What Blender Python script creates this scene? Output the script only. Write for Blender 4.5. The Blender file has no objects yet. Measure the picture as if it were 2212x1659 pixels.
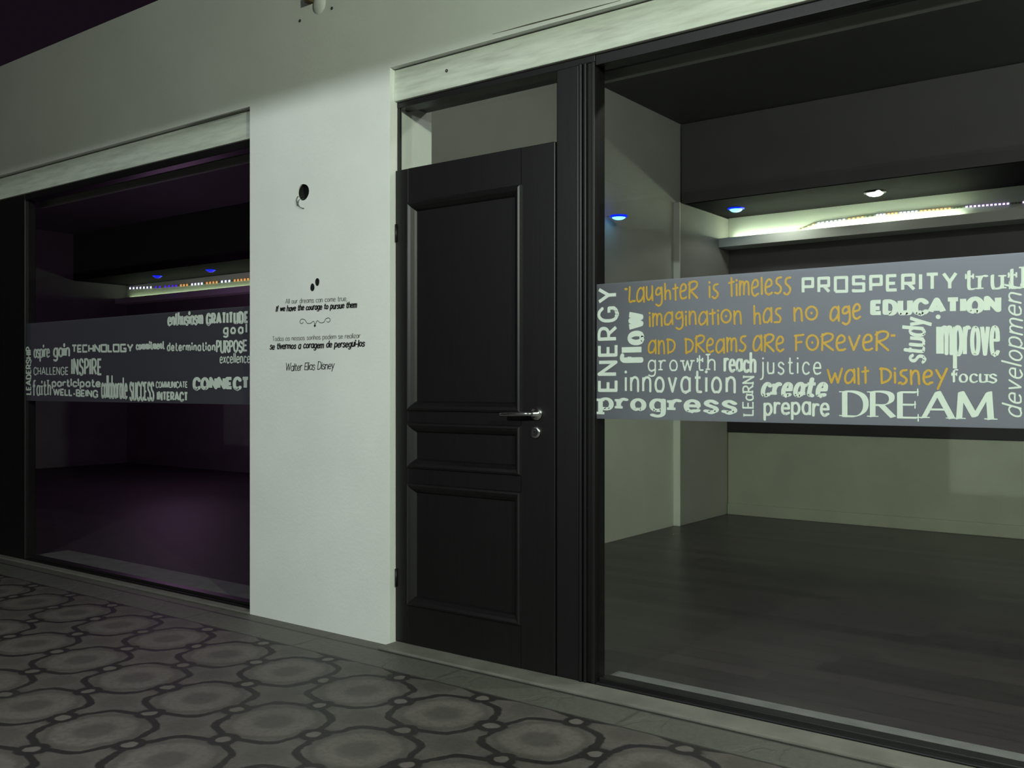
import bpy, bmesh, math, random
from mathutils import Vector, Matrix
random.seed(4)
S = bpy.context.scene
COL = S.collection
PI = math.pi

# ------------------------------------------------------------------ camera
FPX, CX, HY = 2055.0, 1106.0, 835.0          # focal length and horizon in pixels of the 2212 x 1659 frame
CAMH, CAMD, YAW = 1.16, 3.09, 36.7
sn, cs = math.sin(math.radians(YAW)), math.cos(math.radians(YAW))
cam = bpy.data.cameras.new('camera')
cam.sensor_fit = 'HORIZONTAL'; cam.sensor_width = 36.0
cam.lens = 36.0 * FPX / 2212.0
cam.shift_y = (HY - 829.5) / 2212.0
cam.clip_start = 0.05
camo = bpy.data.objects.new('camera', cam); COL.objects.link(camo)
camo.location = (0, -CAMD, CAMH)
camo.rotation_euler = (PI / 2, 0, math.radians(YAW))
S.camera = camo

# ------------------------------------------------------------------ view, world, lamps
S.view_settings.view_transform = 'Standard'
S.view_settings.look = 'None'
S.view_settings.exposure = 0.0
S.view_settings.gamma = 1.0
S.view_settings.use_curve_mapping = False
W = bpy.data.worlds.new('night'); S.world = W; W.use_nodes = True
bg = W.node_tree.nodes['Background']
bg.inputs[0].default_value = (0.95, 0.56, 1.0, 1); bg.inputs[1].default_value = 0.0075

def lamp(name, kind, loc, power, col, radius=0.05, rot=None):
    l = bpy.data.lights.new(name, kind); l.energy = power; l.color = col
    if kind in ('POINT', 'SPOT'): l.shadow_soft_size = radius
    o = bpy.data.objects.new(name, l); COL.objects.link(o); o.location = loc
    if rot: o.rotation_euler = rot
    return o
lamp('arcade_floodlight', 'POINT', (-2.13, -4.4, 2.66), 355, (0.92, 1.0, 0.97), 0.022)
lamp('arcade_green_lamp', 'POINT', (2.5, -2.8, 3.15), 640, (0.87, 1.0, 0.77), 0.06)
lamp('shop_fill', 'POINT', (-0.45, 1.2, 3.25), 44, (0.98, 1.0, 0.91), 0.06)  # added fill above the frame for the shop walls and film
def aim(a, b): return (Vector(b) - Vector(a)).to_track_quat('-Z', 'Y').to_euler()
SP = (-0.15, 1.55, 3.2)
sp_ = lamp('film_backlight', 'SPOT', SP, 108, (0.93, 1.0, 0.99), 0.04, aim(SP, (-0.55, 0.06, 1.6)))  # added spot that backlights the frosted film
lamp('left_shop_fill', 'POINT', (-9.6, 3.4, 1.5), 15, (0.95, 0.50, 1.0), 0.3)  # added purple fill lifting the dark left shop
sp_.data.spot_size = math.radians(60); sp_.data.spot_blend = 0.6

def wall(x, y, Y=0.0):
    """point of the plane y = Y that the photo shows at pixel (x, y)"""
    u = (x - CX) / FPX; t = (CAMD + Y) / (cs + sn * u)
    return t * (-sn + cs * u), CAMH + (HY - y) / FPX * t

# ------------------------------------------------------------------ materials
def mat(name, col, rough=0.6, metal=0.0, spec=0.5, emit=None, strength=0.0):
    m = bpy.data.materials.new(name); m.use_nodes = True
    b = m.node_tree.nodes['Principled BSDF']
    b.inputs['Base Color'].default_value = (*col, 1)
    b.inputs['Roughness'].default_value = rough
    b.inputs['Metallic'].default_value = metal
    b.inputs['Specular IOR Level'].default_value = spec
    if emit:
        b.inputs['Emission Color'].default_value = (*emit, 1)
        b.inputs['Emission Strength'].default_value = strength
    return m

class NT:
    def __init__(s, m): s.t = m.node_tree; s.b = s.t.nodes['Principled BSDF']
    def new(s, k, **kw):
        n = s.t.nodes.new(k)
        for a, v in kw.items(): setattr(n, a, v)
        return n
    def link(s, a, b): s.t.links.new(a, b)
    def m(s, op, a, b=None, c=None):
        n = s.new('ShaderNodeMath', operation=op)
        for i, v in enumerate((a, b, c)):
            if v is None: continue
            if isinstance(v, (int, float)): n.inputs[i].default_value = v
            else: s.link(v, n.inputs[i])
        return n.outputs[0]
    def coords(s, which='Object'): return s.new('ShaderNodeTexCoord').outputs[which]
    def noise(s, vec, scale, detail=4, rough=0.55):
        n = s.new('ShaderNodeTexNoise'); n.inputs['Scale'].default_value = scale
        n.inputs['Detail'].default_value = detail; n.inputs['Roughness'].default_value = rough
        s.link(vec, n.inputs['Vector']); return n.outputs['Fac']
    def mapping(s, vec, scale):
        n = s.new('ShaderNodeMapping'); n.inputs['Scale'].default_value = scale
        s.link(vec, n.inputs['Vector']); return n.outputs['Vector']
    def ramp(s, fac, stops):
        n = s.new('ShaderNodeValToRGB'); e = n.color_ramp.elements
        while len(e) < len(stops): e.new(0.5)
        for i, (p, c) in enumerate(stops): e[i].position = p; e[i].color = (*c, 1)
        s.link(fac, n.inputs[0]); return n.outputs[0]
    def mix(s, fac, a, b):
        n = s.new('ShaderNodeMix', data_type='RGBA')
        for i, v in ((0, fac), (6, a), (7, b)):
            if isinstance(v, (int, float)): n.inputs[i].default_value = v
            elif isinstance(v, tuple): n.inputs[i].default_value = (*v, 1)
            else: s.link(v, n.inputs[i])
        return n.outputs[2]
    def bump(s, h, strength, dist=0.01):
        n = s.new('ShaderNodeBump'); n.inputs['Strength'].default_value = strength
        n.inputs['Distance'].default_value = dist
        s.link(h, n.inputs['Height']); s.link(n.outputs[0], s.b.inputs['Normal'])
    def color(s, c): s.link(c, s.b.inputs['Base Color'])

def plaster(name, lo, hi, rough=0.75, scale=2.2, bump=0.25):
    m = mat(name, hi, rough, spec=0.25); n = NT(m); v = n.coords()
    n.color(n.ramp(n.noise(v, scale, 5), [(0.3, lo), (0.7, hi)]))
    n.bump(n.noise(v, 55, 4), bump, 0.004)
    return m
M = {}
M['plaster'] = plaster('white_plaster', (0.74, 0.76, 0.74), (0.80, 0.82, 0.80))
M['pier_side'] = plaster('pier_plaster', (0.70, 0.73, 0.66), (0.78, 0.80, 0.74))
M['interior'] = plaster('interior_paint', (0.52, 0.54, 0.48), (0.58, 0.60, 0.54), 0.6)
M['casing'] = plaster('grey_casing_paint', (0.32, 0.31, 0.29), (0.36, 0.35, 0.32), 0.6)
M['dado'] = plaster('dado_paint', (0.38, 0.39, 0.33), (0.44, 0.45, 0.38), 0.5)
M['dark_wall'] = plaster('dark_wall_paint', (0.030, 0.027, 0.032), (0.042, 0.038, 0.043), 0.6)
M['black_wall'] = plaster('black_wall_paint', (0.12, 0.115, 0.12), (0.16, 0.155, 0.16), 0.8)
M['cove'] = plaster('cove_paint', (0.62, 0.64, 0.60), (0.68, 0.70, 0.65), 0.6)
M['shade_panel'] = mat('shade_panel_paint', (0.009, 0.0085, 0.0092), 0.85, spec=0.08)  # near-black puts shade into the colour where the cove tubes would show
M['dark_floor'] = plaster('black_floor_paint', (0.040, 0.032, 0.040), (0.05, 0.040, 0.05), 0.6)
M['back_panel'] = plaster('back_panel_paint', (0.17, 0.16, 0.17), (0.21, 0.20, 0.21), 0.6)
M['soffit'] = plaster('soffit_paint', (0.115, 0.108, 0.112), (0.135, 0.127, 0.132), 0.6, bump=0.1)
M['ceiling'] = plaster('ceiling_paint', (0.065, 0.058, 0.064), (0.08, 0.072, 0.078), 0.6, bump=0.1)
M['lit_edge'] = plaster('lit_edge_paint', (0.76, 0.78, 0.72), (0.82, 0.84, 0.78), 0.5)  # paler colour paints the light that falls on the upright edge
def board():
    m = mat('painted_lintel_board', (0.7, 0.75, 0.68), 0.6); n = NT(m); v = n.coords()
    st = n.noise(n.mapping(v, (1.6, 1, 14)), 2.5, 6, 0.6)
    c = n.ramp(st, [(0.3, (0.40, 0.42, 0.37)), (0.5, (0.52, 0.56, 0.49)), (0.68, (0.60, 0.64, 0.57))])
    n.color(c); n.bump(st, 0.2, 0.004); return m
M['board'] = board()
def wood(name, lo, hi, rough=0.35):
    m = mat(name, hi, rough, spec=0.5); n = NT(m); v = n.coords()
    g = n.noise(n.mapping(v, (40, 40, 2.2)), 1.6, 5)
    n.color(n.ramp(g, [(0.3, lo), (0.7, hi)])); n.bump(g, 0.12, 0.002); return m
M['door'] = wood('black_stained_wood', (0.0035, 0.003, 0.0035), (0.006, 0.005, 0.006), 0.42)
M['frame'] = wood('black_frame_paint', (0.0035, 0.003, 0.004), (0.006, 0.005, 0.006), 0.45)
M['chrome'] = mat('satin_chrome', (0.72, 0.72, 0.74), 0.22, 1.0)
M['keyhole'] = mat('keyhole_black', (0.01, 0.01, 0.01), 0.6)
M['stone'] = plaster('threshold_stone', (0.135, 0.130, 0.118), (0.19, 0.184, 0.166), 0.6, 9)
M['sill'] = plaster('sill_stone', (0.16, 0.16, 0.16), (0.22, 0.22, 0.22), 0.6, 9)
M['pelmet'] = plaster('pelmet_paint', (0.40, 0.42, 0.38), (0.46, 0.48, 0.42), 0.6)
M['cable'] = mat('grey_cable', (0.10, 0.10, 0.09), 0.6)
M['hole_dark'] = mat('hole_shade', (0.006, 0.005, 0.006), 0.9)  # near-black paints the shade inside the holes
M['rust'] = mat('rusty_iron', (0.10, 0.06, 0.035), 0.8)
M['crack'] = mat('crack_shadow_filler', (0.10, 0.10, 0.08), 0.9)
M['ink'] = mat('black_vinyl', (0.010, 0.010, 0.012), 0.5)
M['ink_grey'] = mat('grey_vinyl', (0.20, 0.20, 0.19), 0.5)
M['white_vinyl'] = mat('white_vinyl', (0.66, 0.74, 0.68), 0.5)
M['gold_vinyl'] = mat('gold_vinyl', (0.54, 0.32, 0.025), 0.45)
M['trim_black'] = mat('lamp_trim', (0.02, 0.02, 0.022), 0.5)
M['tape'] = mat('led_tape', (0.35, 0.37, 0.33), 0.5)
M['tube'] = mat('fluorescent_tube', (0.9, 0.95, 0.9), 0.4, emit=(0.84, 1.0, 0.72), strength=25)
M['tube_left'] = mat('fluorescent_tube_dim', (0.9, 0.95, 0.9), 0.4, emit=(0.80, 1.0, 0.62), strength=6)
M['lens_white'] = mat('white_lens', (1, 1, 1), 0.4, emit=(0.93, 1.0, 0.86), strength=6)
M['lens_blue'] = mat('blue_lens', (0.4, 0.7, 1), 0.4, emit=(0.16, 0.62, 1.0), strength=3.2)
M['halo_blue'] = mat('blue_halo', (0.02, 0.05, 0.6), 0.4, emit=(0.0, 0.02, 1.0), strength=1.0)  # the lamp's blue bleed, painted as a glowing rim
M['lens_deep'] = mat('deep_blue_lens', (0.02, 0.02, 0.6), 0.4, emit=(0.02, 0.015, 0.75), strength=1.0)
M['led_white'] = mat('led_white', (0.8, 0.8, 1), 0.4, emit=(0.72, 0.70, 1.0), strength=1.6)
M['led_blue'] = mat('led_blue', (0.5, 0.4, 1), 0.4, emit=(0.66, 0.50, 1.0), strength=2.2)
M['led_orange'] = mat('led_orange', (0.8, 0.5, 0.3), 0.4, emit=(0.85, 0.33, 0.09), strength=1.0)
M['led_off'] = mat('led_off', (0.16, 0.17, 0.13), 0.5)
M['led_violet'] = mat('led_violet', (0.1, 0.02, 0.6), 0.4, emit=(0.09, 0.01, 0.9), strength=1.0)

def glass():
    m = bpy.data.materials.new('window_glass'); m.use_nodes = True; t = m.node_tree
    t.nodes.remove(t.nodes['Principled BSDF'])
    out = t.nodes['Material Output']
    tr = t.nodes.new('ShaderNodeBsdfTransparent'); tr.inputs[0].default_value = (0.94, 0.95, 0.94, 1)
    gl = t.nodes.new('ShaderNodeBsdfGlossy'); gl.inputs['Roughness'].default_value = 0.0
    fr = t.nodes.new('ShaderNodeFresnel'); fr.inputs[0].default_value = 1.45
    mx = t.nodes.new('ShaderNodeMixShader')
    ge = t.nodes.new('ShaderNodeNewGeometry'); iv = t.nodes.new('ShaderNodeMath'); iv.operation = 'SUBTRACT'; iv.inputs[0].default_value = 1.0
    mu = t.nodes.new('ShaderNodeMath'); mu.operation = 'MULTIPLY'
    t.links.new(ge.outputs['Backfacing'], iv.inputs[1]); t.links.new(iv.outputs[0], mu.inputs[0]); t.links.new(fr.outputs[0], mu.inputs[1])
    t.links.new(mu.outputs[0], mx.inputs[0]); t.links.new(tr.outputs[0], mx.inputs[1])
    t.links.new(gl.outputs[0], mx.inputs[2]); t.links.new(mx.outputs[0], out.inputs[0])
    return m
M['glass'] = glass()
def film():
    m = mat('frosted_film', (0.085, 0.085, 0.09), 0.5, spec=0.4); t = m.node_tree
    out = t.nodes['Material Output']; b = t.nodes['Principled BSDF']
    tl = t.nodes.new('ShaderNodeBsdfTranslucent'); tl.inputs[0].default_value = (0.86, 0.90, 0.98, 1)
    tr = t.nodes.new('ShaderNodeBsdfTransparent'); tr.inputs[0].default_value = (0.9, 0.9, 0.95, 1)
    m1 = t.nodes.new('ShaderNodeMixShader'); m1.inputs[0].default_value = 0.70
    m2 = t.nodes.new('ShaderNodeMixShader'); m2.inputs[0].default_value = 0.16
    t.links.new(b.outputs[0], m1.inputs[1]); t.links.new(tl.outputs[0], m1.inputs[2])
    t.links.new(m1.outputs[0], m2.inputs[1]); t.links.new(tr.outputs[0], m2.inputs[2])
    t.links.new(m2.outputs[0], out.inputs[0]); return m
M['film'] = film()

def pavers():
    m = mat('ornate_pavers', (0.1, 0.1, 0.09), 0.55, spec=0.35); n = NT(m); v = n.coords()
    sp = n.new('ShaderNodeSeparateXYZ'); n.link(v, sp.inputs[0]); X, Y = sp.outputs[0], sp.outputs[1]
    wob = n.m('MULTIPLY', n.m('SUBTRACT', n.noise(v, 11, 4), 0.5), 0.15)
    K = 1 / (2 * 0.2088)
    dx = n.m('ADD', X, 2.211); dy = n.m('ADD', Y, 0.733)
    p = n.m('ADD', n.m('MULTIPLY', n.m('ADD', dx, dy), K), wob)
    q = n.m('ADD', n.m('MULTIPLY', n.m('SUBTRACT', dx, dy), K), wob)
    def saw(a): return n.m('SUBTRACT', n.m('FRACT', n.m('ADD', a, 0.5)), 0.5)
    A = 0.165
    def edge(a, c):
        # distance to the ogee joints running along a: tiles bulge and notch in a checker
        hump = n.m('POWER', n.m('ABSOLUTE', n.m('SINE', n.m('MULTIPLY', a, PI))), 2.6)
        par = n.m('COSINE', n.m('MULTIPLY', n.m('ADD', n.m('FLOOR', a), n.m('ROUND', c)), PI))
        return n.m('ABSOLUTE', n.m('SUBTRACT', saw(c), n.m('MULTIPLY', n.m('MULTIPLY', hump, par), SGN * A)))
    SGN = 1.0
    d1 = edge(p, q); d2 = edge(q, p)
    line = n.m('MINIMUM', d1, d2)
    sp_, sq_ = saw(p), saw(q)
    rd = n.m('SQRT', n.m('ADD', n.m('MULTIPLY', sp_, sp_), n.m('MULTIPLY', sq_, sq_)))
    cp = n.m('SUBTRACT', n.m('FRACT', p), 0.5); cq = n.m('SUBTRACT', n.m('FRACT', q), 0.5)
    rc = n.m('SQRT', n.m('ADD', n.m('MULTIPLY', cp, cp), n.m('MULTIPLY', cq, cq)))
    def sm(a, lo, hi):
        k = n.new('ShaderNodeMapRange', interpolation_type='SMOOTHSTEP')
        k.inputs['From Min'].default_value = lo; k.inputs['From Max'].default_value = hi
        n.link(a, k.inputs['Value']); return k.outputs['Result']
    inv = lambda a: n.m('SUBTRACT', 1.0, a)
    dot_in = inv(sm(rd, 0.075, 0.10))
    dot_ring = n.m('MULTIPLY', inv(sm(rd, 0.165, 0.20)), sm(rd, 0.075, 0.10))
    ln = n.m('MULTIPLY', inv(sm(line, 0.036, 0.066)), inv(dot_in))
    dark = n.m('MAXIMUM', ln, dot_ring)
    chk = n.m('ABSOLUTE', n.m('SUBTRACT', n.m('PINGPONG', n.m('ADD', n.m('FLOOR', p), n.m('FLOOR', q)), 1.0), 0.0))
    ring = n.m('MULTIPLY', sm(rc, 0.16, 0.30), inv(sm(rc, 0.42, 0.52)))
    speck = n.noise(v, 46, 3, 0.7); patch = n.noise(v, 1.7, 3)
    base = n.mix(n.m('MULTIPLY', ring, n.m('ADD', 0.35, n.m('MULTIPLY', chk, 0.55))), (0.084, 0.074, 0.070), (0.140, 0.124, 0.115))
    base = n.mix(n.m('MULTIPLY', n.m('SUBTRACT', speck, 0.42), 2.0), base, (0.062, 0.054, 0.053))
    base = n.mix(dot_in, base, (0.130, 0.115, 0.108))
    col = n.mix(dark, base, (0.020, 0.017, 0.019))
    # plain border course along the shop front
    bor = sm(Y, -0.276, -0.270)
    bl = n.m('MAXIMUM', inv(sm(n.m('ABSOLUTE', n.m('ADD', Y, 0.273)), 0.006, 0.014)),
             inv(sm(n.m('ABSOLUTE', n.m('ADD', Y, 0.083)), 0.005, 0.011)))
    bj = inv(sm(n.m('ABSOLUTE', saw(n.m('MULTIPLY', X, 1.2))), 0.006, 0.012))
    bcol = n.mix(n.m('MULTIPLY', n.m('SUBTRACT', speck, 0.42), 2.0), (0.110, 0.107, 0.094), (0.068, 0.066, 0.059))
    bcol = n.mix(n.m('MAXIMUM', bl, n.m('MULTIPLY', bj, 0.5)), bcol, (0.038, 0.035, 0.035))
    col = n.mix(bor, col, bcol)
    col = n.mix(n.m('MULTIPLY', sm(patch, 0.45, 0.75), 0.35), col, (0.055, 0.052, 0.049))
    n.color(col); n.bump(n.m('SUBTRACT', speck, dark), 0.35, 0.006)
    return m
M['pavers'] = pavers()
def planks():
    m = mat('dark_floorboards', (0.03, 0.03, 0.03), 0.35, spec=0.45); n = NT(m); v = n.coords()
    sp = n.new('ShaderNodeSeparateXYZ'); n.link(v, sp.inputs[0])
    row = n.m('MULTIPLY', sp.outputs[1], 1 / 0.13)
    rid = n.m('FLOOR', row)
    seam = n.m('ABSOLUTE', n.m('SUBTRACT', n.m('FRACT', row), 0.5))
    off = n.m('FRACT', n.m('MULTIPLY', n.m('SINE', n.m('MULTIPLY', rid, 12.99)), 43.7))
    cell = n.m('FLOOR', n.m('ADD', n.m('MULTIPLY', sp.outputs[0], 0.75), n.m('MULTIPLY', off, 3.0)))
    tone = n.m('FRACT', n.m('MULTIPLY', n.m('SINE', n.m('ADD', n.m('MULTIPLY', rid, 7.1), n.m('MULTIPLY', cell, 3.3))), 91.7))
    grain = n.noise(n.mapping(v, (1.5, 22, 1)), 2.0, 4)
    f = n.m('ADD', n.m('MULTIPLY', tone, 0.55), n.m('MULTIPLY', grain, 0.6))
    c = n.ramp(f, [(0.2, (0.020, 0.0155, 0.018)), (0.9, (0.064, 0.050, 0.056))])
    n.color(n.mix(n.m('GREATER_THAN', seam, 0.475), c, (0.02, 0.018, 0.018)))
    n.bump(grain, 0.1, 0.002)
    return m
M['planks'] = planks()

# ------------------------------------------------------------------ mesh helpers
class MB:
    def __init__(s): s.bm = bmesh.new()
    def box(s, x0, x1, y0, y1, z0, z1, bev=0.0):
        r = bmesh.ops.create_cube(s.bm, size=1.0)
        for v in r['verts']:
            v.co = Vector((x0 + (v.co.x + .5) * (x1 - x0), y0 + (v.co.y + .5) * (y1 - y0), z0 + (v.co.z + .5) * (z1 - z0)))
        if bev:
            es = {e for v in r['verts'] for e in v.link_edges}
            bmesh.ops.bevel(s.bm, geom=list(es), offset=bev, segments=2, affect='EDGES', profile=0.6)
        return s
    def lathe(s, centre, axis, prof, n=28):
        """prof: (radius, distance along axis)"""
        c = Vector(centre); a = Vector(axis).normalized()
        e1 = a.orthogonal().normalized(); e2 = a.cross(e1)
        rings = []
        for r, h in prof:
            if r < 1e-6: rings.append([s.bm.verts.new(c + a * h)])
            else: rings.append([s.bm.verts.new(c + a * h + (e1 * math.cos(2 * PI * i / n) + e2 * math.sin(2 * PI * i / n)) * r) for i in range(n)])
        for A, B in zip(rings, rings[1:]):
            for i in range(n):
                j = (i + 1) % n
                if len(A) == 1 and len(B) > 1: s.bm.faces.new((A[0], B[i], B[j]))
                elif len(B) == 1 and len(A) > 1: s.bm.faces.new((A[i], A[j], B[0]))
                elif len(A) > 1: s.bm.faces.new((A[i], A[j], B[j], B[i]))
        return s
    def tube(s, pts, r, n=10):
        pts = [Vector(p) for p in pts]; rings = []
        for i, p in enumerate(pts):
            d = (pts[min(i + 1, len(pts) - 1)] - pts[max(i - 1, 0)]).normalized()
            e1 = d.orthogonal().normalized() if i == 0 else (rings_e - d * rings_e.dot(d)).normalized()
            rings_e = e1; e2 = d.cross(e1)
            rr = r[i] if isinstance(r, (list, tuple)) else r
            rings.append([s.bm.verts.new(p + (e1 * math.cos(2 * PI * k / n) + e2 * math.sin(2 * PI * k / n)) * rr) for k in range(n)])
        for A, B in zip(rings, rings[1:]):
            for k in range(n): s.bm.faces.new((A[k], A[(k + 1) % n], B[(k + 1) % n], B[k]))
        s.bm.faces.new(rings[0][::-1]); s.bm.faces.new(rings[-1]); return s
    def frame_moulding(s, x0, x1, z0, z1, y, prof):
        """mitred picture-frame moulding; prof: (inward distance, projection towards -y)"""
        loops = []
        for d, h in prof:
            loops.append([s.bm.verts.new(Vector(p)) for p in ((x0 + d, y - h, z0 + d), (x1 - d, y - h, z0 + d), (x1 - d, y - h, z1 - d), (x0 + d, y - h, z1 - d))])
        for A, B in zip(loops, loops[1:]):
            for i in range(4): s.bm.faces.new((A[i], A[(i + 1) % 4], B[(i + 1) % 4], B[i]))
        return s
    def build(s, name, m, parent=None, smooth=False):
        bmesh.ops.recalc_face_normals(s.bm, faces=s.bm.faces)
        me = bpy.data.meshes.new(name); s.bm.to_mesh(me); s.bm.free()
        me.materials.append(M[m])
        if smooth:
            for p in me.polygons: p.use_smooth = True
        o = bpy.data.objects.new(name, me); COL.objects.link(o)
        if parent: o.parent = parent
        return o
def tag(o, label=None, cat=None, group=None, kind=None):
    if label: o['label'] = label
    if cat: o['category'] = cat
    if group: o['group'] = group
    if kind: o['kind'] = kind
    return o
def empty(name, loc=(0, 0, 0)):
    o = bpy.data.objects.new(name, None); COL.objects.link(o); o.location = loc; o.empty_display_size = 0.1; return o
def struct(o, label, cat): return tag(o, label, cat, kind='structure')

# ------------------------------------------------------------------ the setting
RIGHT, LEFT, BACK, TOP = 2.4, -13.4, 5.07, 3.325
GX0, GX1 = -1.937, 1.6            # right-hand window
LX0, LX1 = -6.38, -3.97           # left-hand window
PX0, PX1 = -3.97, -2.985          # pier
b = MB(); b.box(LEFT - 1, RIGHT + 1, -9.0, 0.03, -0.12, 0)
struct(b.build('floor', 'pavers'), 'patterned grey pavers of the walkway in front of the shops', 'floor')
b = MB(); b.box(-3.67, RIGHT, 0.11, BACK, -0.12, 0.0)
struct(b.build('floor_right_shop', 'planks'), 'dark floorboards inside the shop behind the right window', 'floor')
b = MB(); b.box(LEFT, -3.77, 0.11, BACK, -0.12, 0.0)
struct(b.build('floor_left_shop', 'dark_floor'), 'black floor inside the shop behind the left window', 'floor')

def cut(o, cutters):
    for c in cutters:
        md = o.modifiers.new('cut', 'BOOLEAN'); md.object = c; md.solver = 'EXACT'
    dg = bpy.context.evaluated_depsgraph_get()
    me = bpy.data.meshes.new_from_object(o.evaluated_get(dg))
    old = o.data; o.modifiers.clear(); o.data = me; bpy.data.meshes.remove(old)
    for c in cutters:
        m_ = c.data; bpy.data.objects.remove(c); bpy.data.meshes.remove(m_)
# facade: upper wall, pier with its cable hole, far ends
b = MB(); b.box(PX0, PX1, 0.0, 0.28, 0.0, 2.588)
front = b.build('wall_front', 'plaster')
hx, hz = wall(655.5, 415)
cu = MB(); rim = []
for k in range(18):
    a = 2 * PI * k / 18; r = 0.0405 + 0.0014 * math.sin(3 * a + 1) + random.uniform(-.0007, .0007)
    rim.append((hx + r * math.cos(a) * 0.98, hz + r * math.sin(a)))
va = [cu.bm.verts.new((x, -0.05, z)) for x, z in rim]; vb = [cu.bm.verts.new((x, 0.12, z)) for x, z in rim]
cu.bm.faces.new(va); cu.bm.faces.new(vb[::-1])
for k in range(18): cu.bm.faces.new((va[k], vb[k], vb[(k + 1) % 18], va[(k + 1) % 18]))
front_cut = cu.build('cutter', 'hole_dark')
cut(front, [front_cut])
b = MB(); b.bm.from_mesh(front.data)
b.box(LEFT - 1, RIGHT + 1, 0.0, 0.24, 2.588, TOP)
b.box(LEFT - 1, -7.6, 0.0, 0.24, 0.0, 2.588)
b.box(GX1 + 0.12, RIGHT + 1, 0.0, 0.24, 0.0, 2.588)
b.bm.to_mesh(front.data); b.bm.free()
struct(front, 'white plastered shop front wall with the pier between the windows', 'wall')

# header behind the lintel boards (its underside is seen through the glass)
b = MB(); b.box(LX0 - 1.2, GX1 + 0.12, 0.055, 0.245, 2.442, 2.586)
struct(b.build('trim_1', 'soffit'), 'dark lintel over the shop windows behind the boards', 'lintel')
b = MB(); b.box(PX1, GX1 + 0.12, 0.028, 0.053, 2.443, 2.583, 0.004)
struct(b.build('trim_2', 'board'), 'pale painted lintel board over the door and the right window', 'lintel board')
b = MB(); b.box(LX0 - 1.2, LX1, 0.028, 0.053, 2.437, 2.580, 0.004)
struct(b.build('trim_3', 'board'), 'pale painted lintel board over the left window', 'lintel board')
b = MB(); b.box(-2.09, GX1 + 0.1, 0.247, 0.275, 2.405, 2.452, 0.003)
struct(b.build('trim_4', 'pelmet'), 'pale rail along the top inside the right window', 'rail')
b = MB(); b.box(LX0 - 0.2, LX1 - 0.03, 0.247, 0.275, 2.400, 2.446, 0.003)
struct(b.build('trim_5', 'pelmet'), 'pale rail along the top inside the left window', 'rail')
# thresholds and sills
b = MB(); b.box(PX1 + 0.002, GX1 + 0.1, -0.078, 0.044, 0.0, 0.012, 0.004)
struct(b.build('trim_6', 'stone'), 'pale stone strip along the foot of the door and right window', 'threshold')
b = MB(); b.box(LX0 - 1.0, LX1 - 0.002, -0.01, 0.044, 0.0, 0.010, 0.003)
struct(b.build('trim_7', 'stone'), 'narrow stone strip along the foot of the left window', 'threshold')
b = MB(); b.box(-1.95, GX1 + 0.1, 0.135, 0.245, 0.0, 0.014, 0.004)
struct(b.build('trim_8', 'sill'), 'grey stone sill on the floor just inside the right window', 'sill')
b = MB(); b.box(LX0 - 0.1, LX1 - 0.02, 0.16, 0.40, 0.0, 0.014, 0.004)
struct(b.build('trim_9', 'sill'), 'grey stone sill on the floor just inside the left window', 'sill')

# interior shell
b = MB(); b.box(-3.77, -3.67, 0.29, BACK, 0.0, 3.38)
struct(b.build('wall_left', 'interior'), 'pale left side wall inside the right-hand shop', 'wall')
b = MB(); b.box(-3.669, -3.655, 0.30, 4.08, 0.0, 2.69, 0.002)
struct(b.build('trim_10', 'interior'), 'pale lining on the lower left side wall inside the shop', 'wall lining')
b = MB(); b.box(-3.669, -3.607, 4.082, BACK - 0.002, 0.0, 2.69, 0.004)
b2 = MB(); b2.box(-3.669, -3.600, 4.066, 4.0815, 0.0, 2.69, 0.003)
struct(b2.build('trim_17', 'lit_edge'), 'narrow upright edge on the left side wall, coloured paler to paint the light on it', 'edge board')
b2 = MB(); b2.box(-3.600, RIGHT, 5.018, BACK - 0.001, 0.746, 0.885, 0.003)
struct(b2.build('trim_18', 'dark_wall'), 'dark rail above the pale low wall panel at the back', 'rail')
struct(b.build('trim_11', 'casing'), 'grey boxed-in corner at the rear of the left side wall', 'wall casing')
b = MB(); b.box(LEFT - 0.1, RIGHT + 0.1, BACK, BACK + 0.1, 0.0, 3.38)
struct(b.build('wall_back', 'back_panel'), 'dark back wall of the shops', 'wall')
b = MB(); b.box(RIGHT, RIGHT + 0.1, 0.25, BACK, 0.0, 3.38)
struct(b.build('wall_right', 'interior'), 'right side wall of the right-hand shop', 'wall')
b = MB(); b.box(LEFT - 0.1, LEFT, 0.25, BACK, 0.0, 3.38)
struct(b.build('wall_far_left', 'black_wall'), 'far side wall of the left-hand shop', 'wall')
b = MB(); b.box(LEFT - 0.1, RIGHT + 0.1, 0.245, BACK + 0.1, 3.38, 3.48)
struct(b.build('ceiling', 'ceiling'), 'dark ceiling of the shops', 'ceiling')
b = MB(); b.box(LEFT, -3.775, 5.045, BACK - 0.001, 0.0, 3.37)
struct(b.build('wall_back_left_shop', 'black_wall'), 'black back wall of the left-hand shop', 'wall')
b = MB(); b.box(-3.600, RIGHT, 5.03, BACK - 0.001, 0.10, 0.745, 0.003)
struct(b.build('trim_12', 'dado'), 'pale low wall panel along the back of the right-hand shop', 'wall panel')
b = MB(); b.box(-3.600, RIGHT, 5.012, BACK - 0.002, 0.0, 0.10, 0.006)
struct(b.build('baseboard_back', 'dado'), 'pale baseboard along the back wall of the right-hand shop', 'baseboard')
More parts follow.
